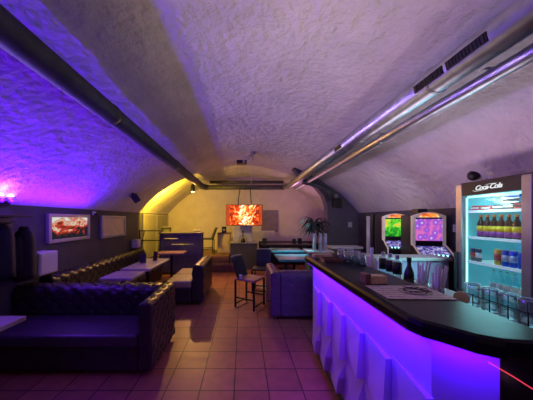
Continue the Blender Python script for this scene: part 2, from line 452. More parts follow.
obj('duct_tube', tb([(-.02, .1, -.02), (.20, .1, -.06), (.45, .08, -.16), (.62, .06, -.28), (.70, .1, -.46)], .06, 18), M['duct_dark'], db, smooth=True)
obj('joint_ring', ring_bm((.08, .1, -.035), .066, .03, 'x'), M['duct_dark'], db, smooth=True)
cn = obj('cable_conduit', tb([(2.06, 1.5, vz(2.06) - .015), (2.16, 1.49, vz(2.16) - .015), (2.3, 1.5, vz(2.3) - .015), (2.48, 1.52, vz(2.48) - .015), (2.7, 1.55, vz(2.7) - .015)], .012, 8), M['cream'], smooth=True)
tag(cn, 'thin cream conduit curving down the right side of the vault', 'conduit')

# ------------------------------------------------------------------ chesterfield sofas
def sofa(name, label, L, D, H, loc, rz, arms='lr', cushions=2, leather='leather', seat='leather_plain', group=None, seat_z=.42, bt=.22, aw=.14, back_amp=.02):
    t = thing(name, label, 'sofa', loc, rz, group)
    a0 = aw if 'l' in arms else 0; a1 = L - (aw if 'r' in arms else 0)
    obj('base', bx(a0 + .002, a1 - .002, .03, D - bt - .005, .05, seat_z - .12), M[leather], t, bevel=.012)
    obj('backrest', tufted(bmesh.new(), rrect(D - bt, D, .05, H, .09), a0, a1, lambda u, a, z: (u, a, z), amp=back_amp), M[leather], t, smooth=True)
    for k, sd in enumerate('lr'):
        if sd in arms:
            x0, x1 = (0, aw) if sd == 'l' else (L - aw, L)
            obj('arm', tufted(bmesh.new(), rrect(x0, x1, .05, H - .005, .05), 0, D, lambda u, a, z: (a, u, z), amp=min(.016, back_amp)), M[leather], t, smooth=True)
    w = (a1 - a0) / cushions
    for k in range(cushions):
        obj('seat_cushion', bx(a0 + k * w + .004, a0 + (k + 1) * w - .004, .0, D - bt - .004, seat_z - .118, seat_z), M[seat], t, bevel=.03)
    for x in (.07, L - .07):
        for y in (.08, D - .08):
            obj('foot', lt([(.022, 0), (.028, .052)], 10, (x, y, 0)), M['brown_wood'], t)
    return t

sofa('chesterfield_sofa', 'nearest dark tufted chesterfield sofa with a wide flat seat in the left foreground', 1.83, .78, .72, (XL + .015, 2.2, 0), 0, arms='r', cushions=1, bt=.28, seat_z=.40)
sofa('chesterfield_sofa', 'long dark tufted sofa with its back along the left wall beneath the picture screens', 2.85, .68, .77, (-1.99, 3.03, 0), PI / 2, arms='', cushions=4)
sofa('chesterfield_sofa', 'tufted sofa with tan seats and its dark back turned to the aisle', 1.12, .67, .71, (-1.345, 5.17, 0), -PI / 2, arms='', cushions=2, seat='seat_tan', bt=.22)
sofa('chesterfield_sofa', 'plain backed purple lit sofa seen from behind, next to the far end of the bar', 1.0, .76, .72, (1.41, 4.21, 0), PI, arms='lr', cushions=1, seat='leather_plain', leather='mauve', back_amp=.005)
sofa('chesterfield_sofa', 'low dark sofa standing along the pale back wall', 1.9, .66, .74, (.55, 7.58, 0), 0, arms='', cushions=2)

# ------------------------------------------------------------------ tables
def table(name, label, x0, x1, y0, y1, h, top, loc=None, group=None, th=.04):
    cx, cy = (x0 + x1) / 2, (y0 + y1) / 2; w, d = x1 - x0, y1 - y0
    t = thing(name, label, 'table', (cx, cy, 0), 0, group)
    obj('table_top', bx(-w / 2, w / 2, -d / 2, d / 2, h - th, h), M[top], t, bevel=.008)
    obj('pedestal', lt([(.035, .03), (.03, .08), (.03, h - th - .02), (.07, h - th)], 14), M['black_metal'], t, smooth=False)
    obj('foot_plate', bx(-.2, .2, -.2, .2, 0, .03), M['black_metal'], t, bevel=.008)
    return t
table('lounge_table', 'low table corner lit violet at the left edge before the nearest sofa', -2.60, -1.84, 1.20, 1.99, .68, 'table_top')
table('lounge_table', 'rectangular grey table beside the wall sofa, close behind the nearest sofa', -1.86, -1.44, 3.02, 3.44, .735, 'table_top')
table('lounge_table', 'grey-brown table with black card holders, second behind the nearest sofa', -1.84, -1.40, 3.50, 4.46, .75, 'table_top')
table('lounge_table', 'small table with reddish top in front of the indigo booth', -1.98, -1.36, 5.25, 5.70, .73, 'red_top')
table('gloss_table', 'teal glossy table right behind the purple lit sofa', .66, 1.35, 4.26, 4.95, .76, 'teal_top')
table('gloss_table', 'farther teal glossy table beyond the first one, near the palm', .66, 1.42, 5.35, 6.0, .76, 'teal_top')
table('dark_table', 'dark table near the back wall carrying black menu stands', .55, 2.0, 6.75, 7.25, .76, 'leather_plain')

# black card holders / menu stands
def card_holder(loc, rz, label, h=.15, w=.10, group=None):
    t = thing('menu_stand', label, 'menu stand', loc, rz, group)
    obj('holder_foot', bx(-w * .5, w * .5, -.03, .03, 0, .012), M['black'], t, bevel=.003)
    obj('card', bx(-w * .5, w * .5, -.006, .006, .012, h, Matrix.Rotation(math.radians(-8), 4, 'X')), M['lab_black'], t)
    return t
card_holder((-1.71, 4.0, .75), .2, 'black menu stand on the grey-brown table, left of its neighbour', .16, .1)
card_holder((-1.60, 4.25, .75), -.4, 'black menu stand on the grey-brown table, right and farther back', .16, .08)
card_holder((.64, 6.95, .76), .1, 'black menu stand at the left end of the dark back table', .17, .13)
card_holder((1.52, 6.95, .76), -.1, 'black menu stand in the middle of the dark back table, left one of a pair', .15, .10)
card_holder((1.70, 6.98, .76), .1, 'black menu stand in the middle of the dark back table, right one of a pair', .17, .12)

# ------------------------------------------------------------------ chairs
def chair(label, loc, rz, seat='seat_brown', back='navy'):
    t = thing('bar_chair', label, 'chair', loc, rz)
    s, h = .18, .46
    obj('seat', bx(-s - .01, s + .01, -s - .01, s + .01, h, h + .035), M[seat], t, bevel=.012)
    for sx in (-1, 1):
        for sy in (-1, 1):
            top = (.0 if sy < 0 else .0)
            obj('leg', bx(sx * s - .013, sx * s + .013, sy * s - .013, sy * s + .013, 0, h), M['black_metal'], t)
    b = bmesh.new()
    box(b, -s + .014, s - .014, -s - .009, -s + .009, .05, .07); box(b, -s + .014, s - .014, s - .009, s + .009, .05, .07)
    for sx in (-1, 1): box(b, sx * s - .009, sx * s + .009, -s + .014, s - .014, .16, .18)
    obj('stretcher', b, M['black_metal'], t)
    # curved padded back leaning backwards
    b = bmesh.new(); n = 12; rows = []
    prof = [(0, 0), (.03, .10), (.065, .20), (.10, .29), (.13, .34)]
    def P(k, yb, z, off):
        a = (k / n - .5) * 1.5; w = .155
        return (w * math.sin(a) / math.sin(.75), s + yb - (1 - math.cos(a)) * .0 - .10 * (1 - math.cos(a)) + off, h + .03 + z)
    for off in (-.018, .018):
        rows.append([[b.verts.new(P(k, yb, z, off)) for k in range(n + 1)] for yb, z in prof])
    for r in rows:
        for j in range(len(prof) - 1):
            for k in range(n): b.faces.new((r[j][k], r[j][k + 1], r[j + 1][k + 1], r[j + 1][k]))
    A, B = rows; m = len(prof) - 1
    for k in range(n):
        b.faces.new((A[0][k], B[0][k], B[0][k + 1], A[0][k + 1])); b.faces.new((A[m][k], A[m][k + 1], B[m][k + 1], B[m][k]))
    for j in range(m):
        b.faces.new((A[j][0], A[j + 1][0], B[j + 1][0], B[j][0])); b.faces.new((A[j][n], B[j][n], B[j + 1][n], A[j + 1][n]))
    obj('backrest', b, M[back], t, smooth=False, bevel=.008)
    obj('top_glint', tb([(P(k, .132, .35, 0)) for k in range(n + 1)], .012, 8), M['silver'], t, smooth=True, label='pale curved strip for the highlight along the top of the backrest')  # light reflected on the back's top edge, modelled as a pale strip
    return t
chair('metal framed chair with brown seat standing in the middle of the tiled aisle', (.12, 4.05, 0), math.radians(58))
chair('darker blue chair standing just behind the aisle chair, by the purple lit sofa', (.40, 4.85, 0), math.radians(-12), seat='navy')
chair('black chair on the stage beside the cream cabinet', (-1.12, 7.40, .40), math.radians(-75), seat='black', back='black')
chair('black chair on the stage by the smoked panels on the left wall', (-2.40, 7.35, .40), math.radians(20), seat='black', back='black')
cup = thing('drinking_cup', 'small white cup standing on the aisle chair seat', 'cup', (-.04, 3.93, .496))
obj('cup_body', lt([(.022, 0), (.03, .07), (.027, .07), (.02, .006)], 14), M['white'], cup, smooth=True)

# ------------------------------------------------------------------ left wall
def wall_screen(label, y0, y1, z0, z1, m, name, fr=.05, cat='screen', depth=.05):
    t = thing(name, label, cat, (XL, (y0 + y1) / 2, (z0 + z1) / 2))
    w, h = (y1 - y0) / 2, (z1 - z0) / 2
    b = bmesh.new()
    box(b, 0, depth, -w, -w + fr, -h, h); box(b, 0, depth, w - fr, w, -h, h); box(b, 0, depth, -w + fr, w - fr, h - fr, h); box(b, 0, depth, -w + fr, w - fr, -h, -h + fr)
    obj('frame', b, M['frame'], t, bevel=.006)
    obj('picture_panel', bx(.002, depth - .02, -w + fr, w - fr, -h + fr, h - fr), M[m], t)
    return t
wall_screen('glowing wall screen with red and white picture in a thick silver frame', 3.20, 4.06, 1.16, 1.575, 'wall_tv', 'wall_screen')
wall_screen('blank pale beige board in a grey frame on the left wall', 4.40, 5.30, 1.13, 1.565, 'canvas', 'framed_board', cat='framed board')
def cube_speaker(label, loc, s=.24):
    t = thing('cube_speaker', label, 'speaker', loc)
    obj('cabinet', bx(0, s * .7, -s / 2, s / 2, 0, s), M['white'], t, bevel=.01)
    obj('front_grille', bx(s * .7, s * .7 + .008, -s / 2 + .015, s / 2 - .015, .015, s - .015), M['white'], t)
    obj('wall_bracket', bx(-.02, 0, -.04, .04, s * .3, s * .7), M['black_metal'], t)
    return t
cube_speaker('white cube box on the left wall below the red picture screen', (XL + .02, 3.0, .80), .28)
cube_speaker('smaller white cube box on the left wall far behind the blank board', (XL + .02, 5.72, .80), .20)
dm = thing('wall_mount_camera', 'small pale dome camera on the wall above the two framed panels', 'camera', (XL, 4.22, 1.60))
obj('camera_base', bx(0, .03, -.04, .04, -.03, .04), M['white'], dm, bevel=.006)
obj('camera_dome', lt([(.038, 0), (.034, -.02), (.018, -.036), (.004, -.04)], 14, (.05, 0, .0)), M['black'], dm, smooth=True)
sp = thing('vault_speaker', 'small black speaker box hanging tilted from the left side of the vault', 'speaker', (-2.30, 5.0, 1.95))
sp.rotation_euler = (math.radians(8), math.radians(-32), math.radians(20))
obj('speaker_box', bx(-.07, .07, -.07, .07, -.10, .08), M['black'], sp, bevel=.012)
obj('ceiling_bracket', bx(-.02, .02, -.02, .02, .08, .16), M['black_metal'], sp)
wl = thing('wall_lamp', 'wall lamp with glowing violet bulbs high on the left wall', 'lamp', (XL, 2.52, 1.70))
obj('lamp_plate', bx(0, .03, -.16, .16, -.05, .03), M['black_metal'], wl, bevel=.006)
for y in (-.11, 0, .11):
    s_ = obj('lamp_shade', lt([(.02, -.02), (.045, .05), (.04, .05), (.016, -.015)], 14, (.09, y, 0)), M['frame'], wl, smooth=True)
    obj('bulb', lt([(.008, -.01), (.03, .02), (.034, .045), (.02, .07), (.004, .078)], 12, (.09, y, 0)), M['led_violet'], s_, smooth=True)
    obj('lamp_arm', tb([(.03, y, -.02), (.07, y, -.03), (.09, y, -.02)], .008, 6), M['black_metal'], wl)
# coats
ch = thing('coat_hook_rail', 'dark hook rail with a narrow shelf on the left wall under the violet lamp', 'coat rack', (XL, 2.50, 1.46))
obj('shelf_board', bx(0, .26, -.30, .22, .06, .085), M['black'], ch, bevel=.004)
obj('hook_board', bx(0, .025, -.30, .22, -.06, .05), M['black'], ch)
for y in (-.22, -.03, .15): obj('hook', tb([(.025, y, 0), (.07, y, -.01), (.085, y, .02)], .006, 6), M['steel'], ch)
def coat(label, y, w, z0, z1, m, x=.14, seed=0):
    t = thing('hanging_coat', label, 'coat', (XL + x, y, z1))
    def shell(ww, dd, top, bot, yoff=0, sd=0, fold=.02):
        b = bmesh.new(); rings = []; n = 28; K = 9
        for k in range(K + 1):
            f = k / K; z = top + (bot - top) * f; ring = []
            sc = (.42 + .58 * min(1, f * 6) ** .5) * (1 + .22 * f)
            for i in range(n):
                a = 2 * PI * i / n
                r = 1 + fold * 8 * f * math.sin(a * 5 + sd) * .5
                ring.append(b.verts.new((dd * .5 * sc * r * math.cos(a), yoff + ww * .5 * sc * r * math.sin(a), z + .012 * math.sin(a * 3 + sd) * f)))
            rings.append(ring)
        for k in range(K):
            for i in range(n):
                b.faces.new((rings[k][i], rings[k][(i + 1) % n], rings[k + 1][(i + 1) % n], rings[k + 1][i]))
        b.faces.new(rings[0][::-1]); b.faces.new(rings[-1])
        return b
    obj('coat_body', shell(w, .19, 0, z0 - z1, sd=seed), M[m], t, smooth=True)
    for s_ in (-1, 1):
        obj('sleeve', shell(.09, .10, -.10, (z0 - z1) * .82, yoff=s_ * w * .47, sd=seed + s_, fold=.012), M[m], t, smooth=True)
    obj('collar', lt([(.035, -.03), (.05, -.05), (.055, -.01), (.04, .015)], 12), M[m], t, smooth=True)
    return t
coat('black coat hanging nearest the camera on the hook rail', 2.24, .17, .84, 1.44, 'coat', seed=1)
coat('dark blue coat hanging in the middle of the hook rail', 2.48, .17, .88, 1.44, 'coat_blue', .15, seed=2)
coat('black coat hanging farthest along the hook rail', 2.72, .17, .80, 1.40, 'coat', .16, seed=3)

# ------------------------------------------------------------------ back left: booth, railing, cabinet
bt = thing('bar_booth', 'indigo booth front with two pale reflection bars before the stage', 'booth', (-1.68, 6.28, 0))
obj('booth_panel', bx(-.57, .57, 0, .10, .06, 1.10), M['booth'], bt, bevel=.02)
obj('booth_plinth', bx(-.55, .55, .02, .1, 0, .06), M['black'], bt)
obj('booth_top', bx(-.59, .59, -.03, .28, 1.10, 1.135), M['booth'], bt, bevel=.008)
obj('booth_back', bx(-.57, .57, .24, .28, 0, 1.10), M['booth'], bt)
for (x0, x1, z) in ((-.42, -.05, .97), (-.22, .36, .82)):  # pale bars put where reflections streak the glossy front
    r = obj('rail', tb([(x0, -.035, z), (x1, -.035, z)], .012, 8), M['silver'], bt, smooth=True)
    for x in (x0 + .03, x1 - .03): obj('streak_stud', tb([(x, -.035, z), (x, .0, z)], .007, 6), M['silver'], r)
for k, x in enumerate((-1.32, -1.25, -1.18)):
    g_ = thing('short_glass', 'small glass on top of the indigo booth, %s from the left' % ('first', 'second', 'third')[k], 'glass', (x, 6.38, 1.135), group='glasses on the booth')
    obj('glass_body', lt([(.024, 0), (.03, .075), (.026, .075), (.021, .008)], 12), M['frame'], g_, smooth=True)
rl = thing('metal_railing', 'dark thin metal railing at the left in front of the smoked panels', 'railing', (-2.42, 5.98, 0))
for x in (-.22, .30): obj('post', tb([(x, 0, 0), (x, 0, 1.20)], .014, 8), M['black_metal'], rl)
for z in (1.20, .95): obj('rail', tb([(-.24, 0, z), (.32, 0, z)], .012, 8), M['black_metal'], rl)
obj('brace', tb([(-.22, 0, .62), (-.10, 0, 1.19)], .012, 8), M['black_metal'], rl)
cb = thing('cream_cabinet', 'cream cabinet on the stage left of the screen pillar', 'cabinet', (-.62, 7.55, .40))
obj('carcass', bx(-.20, .22, 0, .4, 0, .62), M['cream'], cb, bevel=.01)
d_ = obj('door', bx(-.17, .19, -.018, 0, .03, .58), M['cream'], cb, bevel=.006)
obj('handle', tb([(.14, -.03, .30), (.14, -.03, .40)], .006, 6), M['steel'], d_)
obj('cabinet_top', bx(-.22, .24, -.02, .41, .62, .65), M['brown_wood'], cb, bevel=.005)
bs = thing('bookshelf_speaker', 'small dark speaker standing on the cream cabinet', 'speaker', (-.62, 7.7, 1.05))
obj('speaker_box', bx(-.07, .07, -.06, .08, 0, .20), M['black'], bs, bevel=.008)
obj('speaker_cone', lt([(.045, 0), (.04, .01), (.015, .002)], 14, M=Matrix.Translation((0, -.06, .09)) @ Matrix.Rotation(PI / 2, 4, 'X')), M['frame'], bs, smooth=True)

# screen pillar
pc = thing('screen_cabinet', 'grey box cabinet with a lighter upper block under the flame screen', 'cabinet', (0, 6.95, 0))
obj('lower_box', bx(-.38, .42, 0, .5, 0, .77), M['dark_wall'], pc, bevel=.012)
obj('top_slab', bx(-.41, .45, -.03, .52, .77, .80), M['frame'], pc, bevel=.006)
obj('upper_block', bx(-.30, .28, .20, .48, .80, 1.36), M['grey_counter'], pc, bevel=.015)
hk = thing('hookah', 'small dark hookah standing on the grey cabinet below the flame screen', 'hookah', (.0, 6.99, .80))
obj('base_vase', lt([(.05, 0), (.075, .03), (.07, .08), (.025, .13), (.02, .15)], 16), M['black'], hk, smooth=True)
obj('stem', lt([(.012, .14), (.012, .20), (.022, .21), (.012, .22), (.010, .30), (.03, .31), (.022, .34), (.03, .36)], 12), M['black_metal'], hk, smooth=True)
obj('hose', tb([(.02, 0, .20), (.07, -.01, .20), (.11, -.02, .10), (.12, -.02, .02), (.05, -.03, .012)], .007, 6), M['black'], hk, smooth=True)
obj('hose', tb([(-.02, 0, .20), (-.07, -.01, .20), (-.11, -.02, .10), (-.12, -.02, .02)], .007, 6), M['black'], hk, smooth=True)
tv = thing('television', 'wide flat television showing orange flames on the back pillar', 'television', (.035, 6.86, 1.615), math.radians(-3))
obj('tv_body', bx(-.54, .54, 0, .05, -.31, .31), M['black'], tv, bevel=.01)
obj('tv_screen', bx(-.525, .525, -.008, 0, -.295, .295), M['tv'], tv)
# dark red curtains in the picture are part of the screen image
cm = screen('red_curtain_picture', [(.3, (.35, .02, .01)), (.7, (.85, .13, .03))], 1.0, 14, stretch=(3, 1, .3))
for s_ in (-1, 1): obj('picture_border', bx(s_ * .475 - .05, s_ * .475 + .05, -.012, -.008, -.295, .295), cm, tv)
obj('mount_plate', bx(-.15, .15, .05, .09, -.12, .12), M['black_metal'], tv)
mb = bmesh.new()
for x in (-.18, .2): tube(mb, [(x, .07, .10), (x, .08, .45), (x * .8, .45, .86)], .014, 8)
obj('mount_arm', mb, M['black_metal'], tv)
pp = thing('wall_panel', 'flat violet-grey square panel on the back wall right of the television', 'panel', (.96, YB, 1.42))
obj('panel_board', bx(-.30, .30, -.03, 0, -.38, .40), mat('violet_grey_board', (.22, .18, .26), .6), pp, bevel=.006)
ra = thing('radiator', 'white ribbed radiator low on the back wall right of the pillar', 'radiator', (.70, YB - .12, 0))
rb = bmesh.new(); box(rb, -.42, .42, .0, .1, .12, 1.08)
for k in range(14): box(rb, -.40 + k * .06, -.36 + k * .06, -.015, 0, .15, 1.05)
obj('radiator_body', rb, M['white'], ra, bevel=.004)
for x in (-.3, .3): obj('foot', bx(x - .02, x + .02, .02, .08, 0, .12), M['steel'], ra)
# projector
pj = thing('ceiling_projector', 'small projector hanging on bent arms from the crown of the vault', 'projector', (.10, 5.25, 2.95))
obj('ceiling_plate', lt([(.05, -.01), (.05, .04)], 14, (.12, 0, .0)), M['frame'], pj)
ab = bmesh.new(); tube(ab, [(.12, 0, 0), (-.02, -.02, -.06), (-.14, -.02, -.08)], .013, 8); tube(ab, [(.12, 0, 0), (.02, .0, -.12), (-.08, -.02, -.15)], .013, 8)
obj('bent_arm', ab, M['white'], pj, smooth=True)
obj('projector_body', bx(-.24, -.02, -.12, .08, -.23, -.15), M['black'], pj, bevel=.012)
obj('lens', lt([(.03, 0), (.03, .03), (.02, .032)], 14, M=Matrix.Translation((-.08, -.12, -.19)) @ Matrix.Rotation(PI / 2, 4, 'X')), M['silver'], pj, smooth=True)
cb_ = obj('hanging_cable', tb([(.235, 5.25, 2.94), (.22, 5.6, 2.86), (.27, 6.2, 2.74), (.25, 7.0, 2.66), (.26, 7.52, 2.62)], .008, 6), M['white'], smooth=True)
tag(cb_, 'pale cable running from the projector mount down to the crossing duct', 'cable')
sl = thing('spot_lamp', 'round warm spotlight glowing on the yellow side of the vault', 'lamp', (-1.47, 6.85, 2.30))
obj('lamp_housing', lt([(.03, .22), (.05, .2), (.065, .06), (.07, .0), (.06, .0), (.05, .05)], 16), M['black_metal'], sl, smooth=True)
obj('bulb', lt([(.01, .08), (.045, .03), (.04, -.005), (.015, -.02)], 14), M['led_warm'], sl, smooth=True)

# ------------------------------------------------------------------ plant with vases
ps = thing('plant_stand', 'dark plinth under the palm beyond the bar', 'plinth', (1.62, 5.05, 0))
obj('plinth_body', bx(-.24, .24, -.19, .2, 0, .80), M['dark_wall'], ps, bevel=.01)
obj('plinth_top', bx(-.27, .27, -.21, .22, .80, .835), M['grey_counter'], ps, bevel=.006)
pl = thing('potted_palm', 'dark leaved palm in a low black pot beyond the bar', 'plant', (1.60, 5.14, .835))
obj('pot', lt([(.07, 0), (.09, .10), (.095, .13), (.08, .13), (.075, .10)], 18), M['black'], pl, smooth=True)
sb = bmesh.new(); lb = bmesh.new()
for s_ in range(5):
    sx, sy = random.uniform(-.12, .12), random.uniform(-.06, .06); hh = random.uniform(.42, .60)
    tube(sb, [(sx * .4, sy * .4, .08), (sx * .8, sy, hh * .5), (sx, sy, hh)], .008, 6)
    for k in range(13):
        a = 2 * PI * k / 13 + random.random() * .4; ln = random.uniform(.26, .40); rise = random.uniform(-.02, .16)
        p = []
        for q in range(7):
            f = q / 6; r_ = ln * f
            p.append(Vector((sx + math.cos(a) * r_, sy + math.sin(a) * r_ * .5, hh + rise * math.sin(f * PI * .7) * 1.5 - .20 * f * f)))
        side = Vector((-math.sin(a), math.cos(a), 0)); prev = None
        for q, v in enumerate(p):
            w_ = .026 * math.sin(PI * min(1, q / 6 * .9 + .1)) + .002
            cur = (lb.verts.new(v - side * w_), lb.verts.new(v + Vector((0, 0, .008))), lb.verts.new(v + side * w_))
            if prev:
                lb.faces.new((prev[0], prev[1], cur[1], cur[0])); lb.faces.new((prev[1], prev[2], cur[2], cur[1]))
            prev = cur
obj('stem', sb, M['leaf'], pl, smooth=True); obj('foliage', lb, M['leaf'], pl)
va = thing('glass_vase', 'tall pale glass cylinder vase in front of the palm, left one', 'vase', (1.50, 4.91, .835), group='vases before the palm')
obj('vase_body', lt([(.032, 0), (.034, .02), (.034, .36), (.029, .36), (.029, .02)], 18), mat('milky_glass', (.34, .40, .46), .2, var=.35, scale=9), va, smooth=True)
dup(va, (1.62, 4.90, .835), label='tall pale glass cylinder vase in front of the palm, middle one')
dup(va, (1.73, 4.92, .835), label='tall pale glass cylinder vase in front of the palm, right one')

# things at the dark arch
lc = thing('ledge_counter', 'pale topped ledge along the dark arch wall beyond the bar', 'counter', (2.35, 5.0, 0))
obj('ledge_front', bx(-.43, .20, .04, .30, 0, .86), M['dark_wall'], lc, bevel=.006)
obj('ledge_top', bx(-.46, .22, 0, .32, .86, .905), M['grey_counter'], lc, bevel=.008)
pa = thing('wall_speaker', 'black speaker on the dark arch wall high beside the arch opening', 'speaker', (2.36, 5.95, 1.93))
obj('speaker_box', bx(-.10, .10, -.13, 0, -.14, .10), M['black'], pa, bevel=.01)
obj('speaker_bracket', bx(-.03, .03, -.05, 0, .10, .2), M['frame'], pa)
sw = thing('light_switch', 'small white switch plate on the dark arch wall', 'switch', (2.72, 5.95, 1.36))
obj('switch_plate', bx(-.05, .05, -.012, 0, -.07, .06), M['white'], sw, bevel=.004)
obj('rocker', bx(-.025, .025, -.018, -.012, -.04, .03), M['white'], sw)
# tall mirror panel, post and sign behind the machines
mi = thing('tall_mirror', 'tall narrow grey mirror panel standing left of the green game machine', 'mirror', (2.70, 4.94, 0))
obj('mirror_panel', bx(-.085, .085, 0, .02, .06, 1.56), mat('grey_mirror', (.75, .75, .70), .3, .0, var=.4, scale=3), mi)
obj('mirror_frame', bx(-.10, .10, .02, .05, 0, 1.585), M['black_metal'], mi)
po = obj('black_post', bx(-.035, .035, -.04, .04, 0, 1.60), M['black'], loc=(2.665, 4.80, 0), bevel=.006)
tag(po, 'black upright post between the mirror panel and the lettered sign', 'post')
sg = thing('letter_sign', 'dark upright sign with pale curved lettering beside the green game machine', 'sign', (2.73, 4.70, 0))
obj('sign_board', bx(-.06, .10, 0, .03, 0, 1.58), M['dark_wall'], sg)
sb = bmesh.new()
tube(sb, [(-.03, -.008, 1.36), (-.03, -.008, 1.53)], .012, 6); tube(sb, [(.06, -.008, 1.54), (.03, -.008, 1.48), (-.02, -.008, 1.45), (.03, -.008, 1.42), (.07, -.008, 1.35)], .012, 6)
tube(sb, [(-.045, -.008, 1.30), (.08, -.008, 1.31)], .010, 6)
obj('sign_lettering', sb, M['s_logo'], sg)

# ------------------------------------------------------------------ game machines
def machine(label, loc, rz, scr):
    t = thing('game_machine', label, 'game machine', loc, rz)
    obj('cabinet_body', bx(-.235, .235, .06, .45, 0, 1.56), M['black'], t, bevel=.01)
    obj('lower_front', bx(-.235, .235, -.16, .06, .0, .94), M['black'], t, bevel=.01)
    # arched bezel with opening
    n = 14; out = [(-.25, 1.12), (-.25, 1.545)] + [(-.25 + .5 * k / n, 1.545 + .055 * math.sin(PI * k / n)) for k in range(1, n)] + [(.25, 1.545), (.25, 1.12)]
    b = bmesh.new()
    extrude_poly(b, [(-.25, 1.12), (-.25, 1.52), (-.205, 1.52), (-.205, 1.12)], lambda a, z: (a, .0, z), lambda a, z: (a, .06, z))
    extrude_poly(b, [(.25, 1.12), (.25, 1.52), (.205, 1.52), (.205, 1.12)], lambda a, z: (a, .0, z), lambda a, z: (a, .06, z))
    extrude_poly(b, [(-.25, 1.52)] + out[1:-1] + [(.25, 1.52)], lambda a, z: (a, .0, z), lambda a, z: (a, .06, z))
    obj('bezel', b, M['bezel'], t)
    obj('upper_screen', bx(-.205, .205, .02, .06, 1.19, 1.50), M[scr], t)
    obj('screen_trim', bx(-.205, .205, .015, .06, 1.50, 1.52), M['black'], t)
    obj('marquee', extrude_poly(bmesh.new(), [(-.15, 1.525), (.15, 1.525), (.12, 1.572), (0, 1.585), (-.12, 1.572)], lambda a, z: (a, -.008, z), lambda a, z: (a, .0, z)), M['marquee'], t)
    obj('middle_strip', bx(-.205, .205, .01, .06, 1.12, 1.19), M['black'], t)
    # sloped deck
    prof = [(.06, 1.12), (.0, 1.12), (-.22, .99), (-.22, .94), (.06, .94)]
    obj('button_deck', extrude_poly(bmesh.new(), prof, lambda a, z: (-.225, a, z), lambda a, z: (.225, a, z)), M['black'], t)
    ang = math.atan2(.13, .22); M_ = Matrix.Translation((0, -.11, 1.055)) @ Matrix.Rotation(ang, 4, 'X')
    obj('deck_screen', bx(-.205, .205, -.075, .105, .002, .008, M_), M['deck_scr'], t)
    for s_ in (-1, 1):
        pr = [(.03, 1.13), (.0, 1.125), (-.03, 1.115), (-.225, 1.0), (-.235, .985), (-.235, .90)]
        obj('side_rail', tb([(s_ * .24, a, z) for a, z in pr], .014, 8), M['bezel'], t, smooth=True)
    bb = bmesh.new()
    for k in range(6): lathe(bb, [(.014, 0), (.014, .010), (.008, .013)], 8, M=M_ @ Matrix.Translation((-.15 + k * .06, -.095, .002)))
    obj('push_button', bb, M['led_cyan'], t)
    t.scale = (.82, 1, 1)
    return t
machine('game machine with a bright green upper screen, farther one on the right wall', (2.715, 4.16, 0), math.radians(-14), 'green_scr')
machine('game machine with a violet circle screen, nearer one next to the fridge', (2.64, 3.32, 0), math.radians(-14), 'purple_scr')
tbx = obj('black_box', bx(-.07, .07, -.06, .06, 0, .07), M['black'], loc=(2.62, 3.47, 1.58), bevel=.006)
tag(tbx, 'small black box on top of the violet game machine', 'box')
scn = thing('wall_switch', 'pale switch on the dark right wall between violet machine and fridge', 'switch', (XR, 3.25, 1.37))
obj('switch_plate', bx(-.012, 0, -.03, .03, -.05, .05), M['white'], scn, bevel=.003)
obj('rocker', bx(-.018, -.012, -.014, .014, -.025, .025), M['white'], scn)

# back counter in front of the machines
bc = thing('back_counter', 'low pale counter before the game machines at the far end of the bar', 'counter', (2.0, 2.70, 0))
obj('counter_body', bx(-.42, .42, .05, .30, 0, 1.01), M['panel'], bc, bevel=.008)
obj('counter_top', bx(-.45, .44, .02, .32, 1.01, 1.045), M['grey_counter'], bc, bevel=.006)

# ------------------------------------------------------------------ the bar
bar = thing('bar_counter', 'long black topped bar with violet lit white faceted front', 'bar', (0, 0, 0))
top = [(.68, 2.60), (.68, .97), (.70, .915), (.74, .875), (.80, .80), (.86, .765), (.95, .75), (1.08, .75), (1.08, 2.60)]
obj('countertop', prism(bmesh.new(), top, 1.03, 1.10), M['counter'], bar, bevel=.022)
PX = .765
cf = [(PX, 2.56), (PX, .95), (.90, .82), (.90, .86), (PX + .05, .97), (PX + .05, 2.56)]
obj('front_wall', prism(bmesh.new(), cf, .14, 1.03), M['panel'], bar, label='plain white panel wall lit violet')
obj('end_panel', bx(.90, 1.06, .84, .88, .0, 1.03), M['black'], bar)
obj('rear_body', bx(PX + .055, 1.06, .98, 2.54, .0, 1.03), M['black'], bar)
obj('kickplate', prism(bmesh.new(), [(.80, 2.55), (.80, .97), (.90, .87), (.90, .9), (.83, .99), (.83, 2.55)], 0, .14), M['black'], bar)
# facets
ys = [2.55 - .27 * k for k in range(7)]
for k in range(6):
    ya, yb = ys[k], ys[k + 1]
    lo, hi = .15, .80
    zm = .46 + .04 * (k % 2)
    b = bmesh.new()
    def wedge(pts):  # pts: list of (y,z,depth)
        f = [b.verts.new((PX - d, y, z)) for y, z, d in pts]; r = [b.verts.new((PX, y, z)) for y, z, d in pts]
        n = len(pts); b.faces.new(f); b.faces.new(r[::-1])
        for i in range(n):
            try: b.faces.new((f[i], f[(i + 1) % n], r[(i + 1) % n], r[i]))
            except ValueError: pass
    wedge([(ya - .005, zm + .06, .006), (yb + .005, zm - .01, .050), (yb + .005, hi - .02, .030), (ya - .005, hi, .004)])
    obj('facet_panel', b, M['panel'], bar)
    b = bmesh.new()
    wedge([(ya - .005, lo, .012), (yb + .07, lo, .045), (yb + .005, lo + .16, .056), (yb + .005, zm - .03, .004), (ya - .005, zm + .04, .0)])
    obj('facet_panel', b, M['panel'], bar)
# light strip under the top
obj('light_strip', bx(.70, .712, 1.0, 2.52, 1.022, 1.03), M['led_purple'], bar, label='violet light strip under the counter edge')
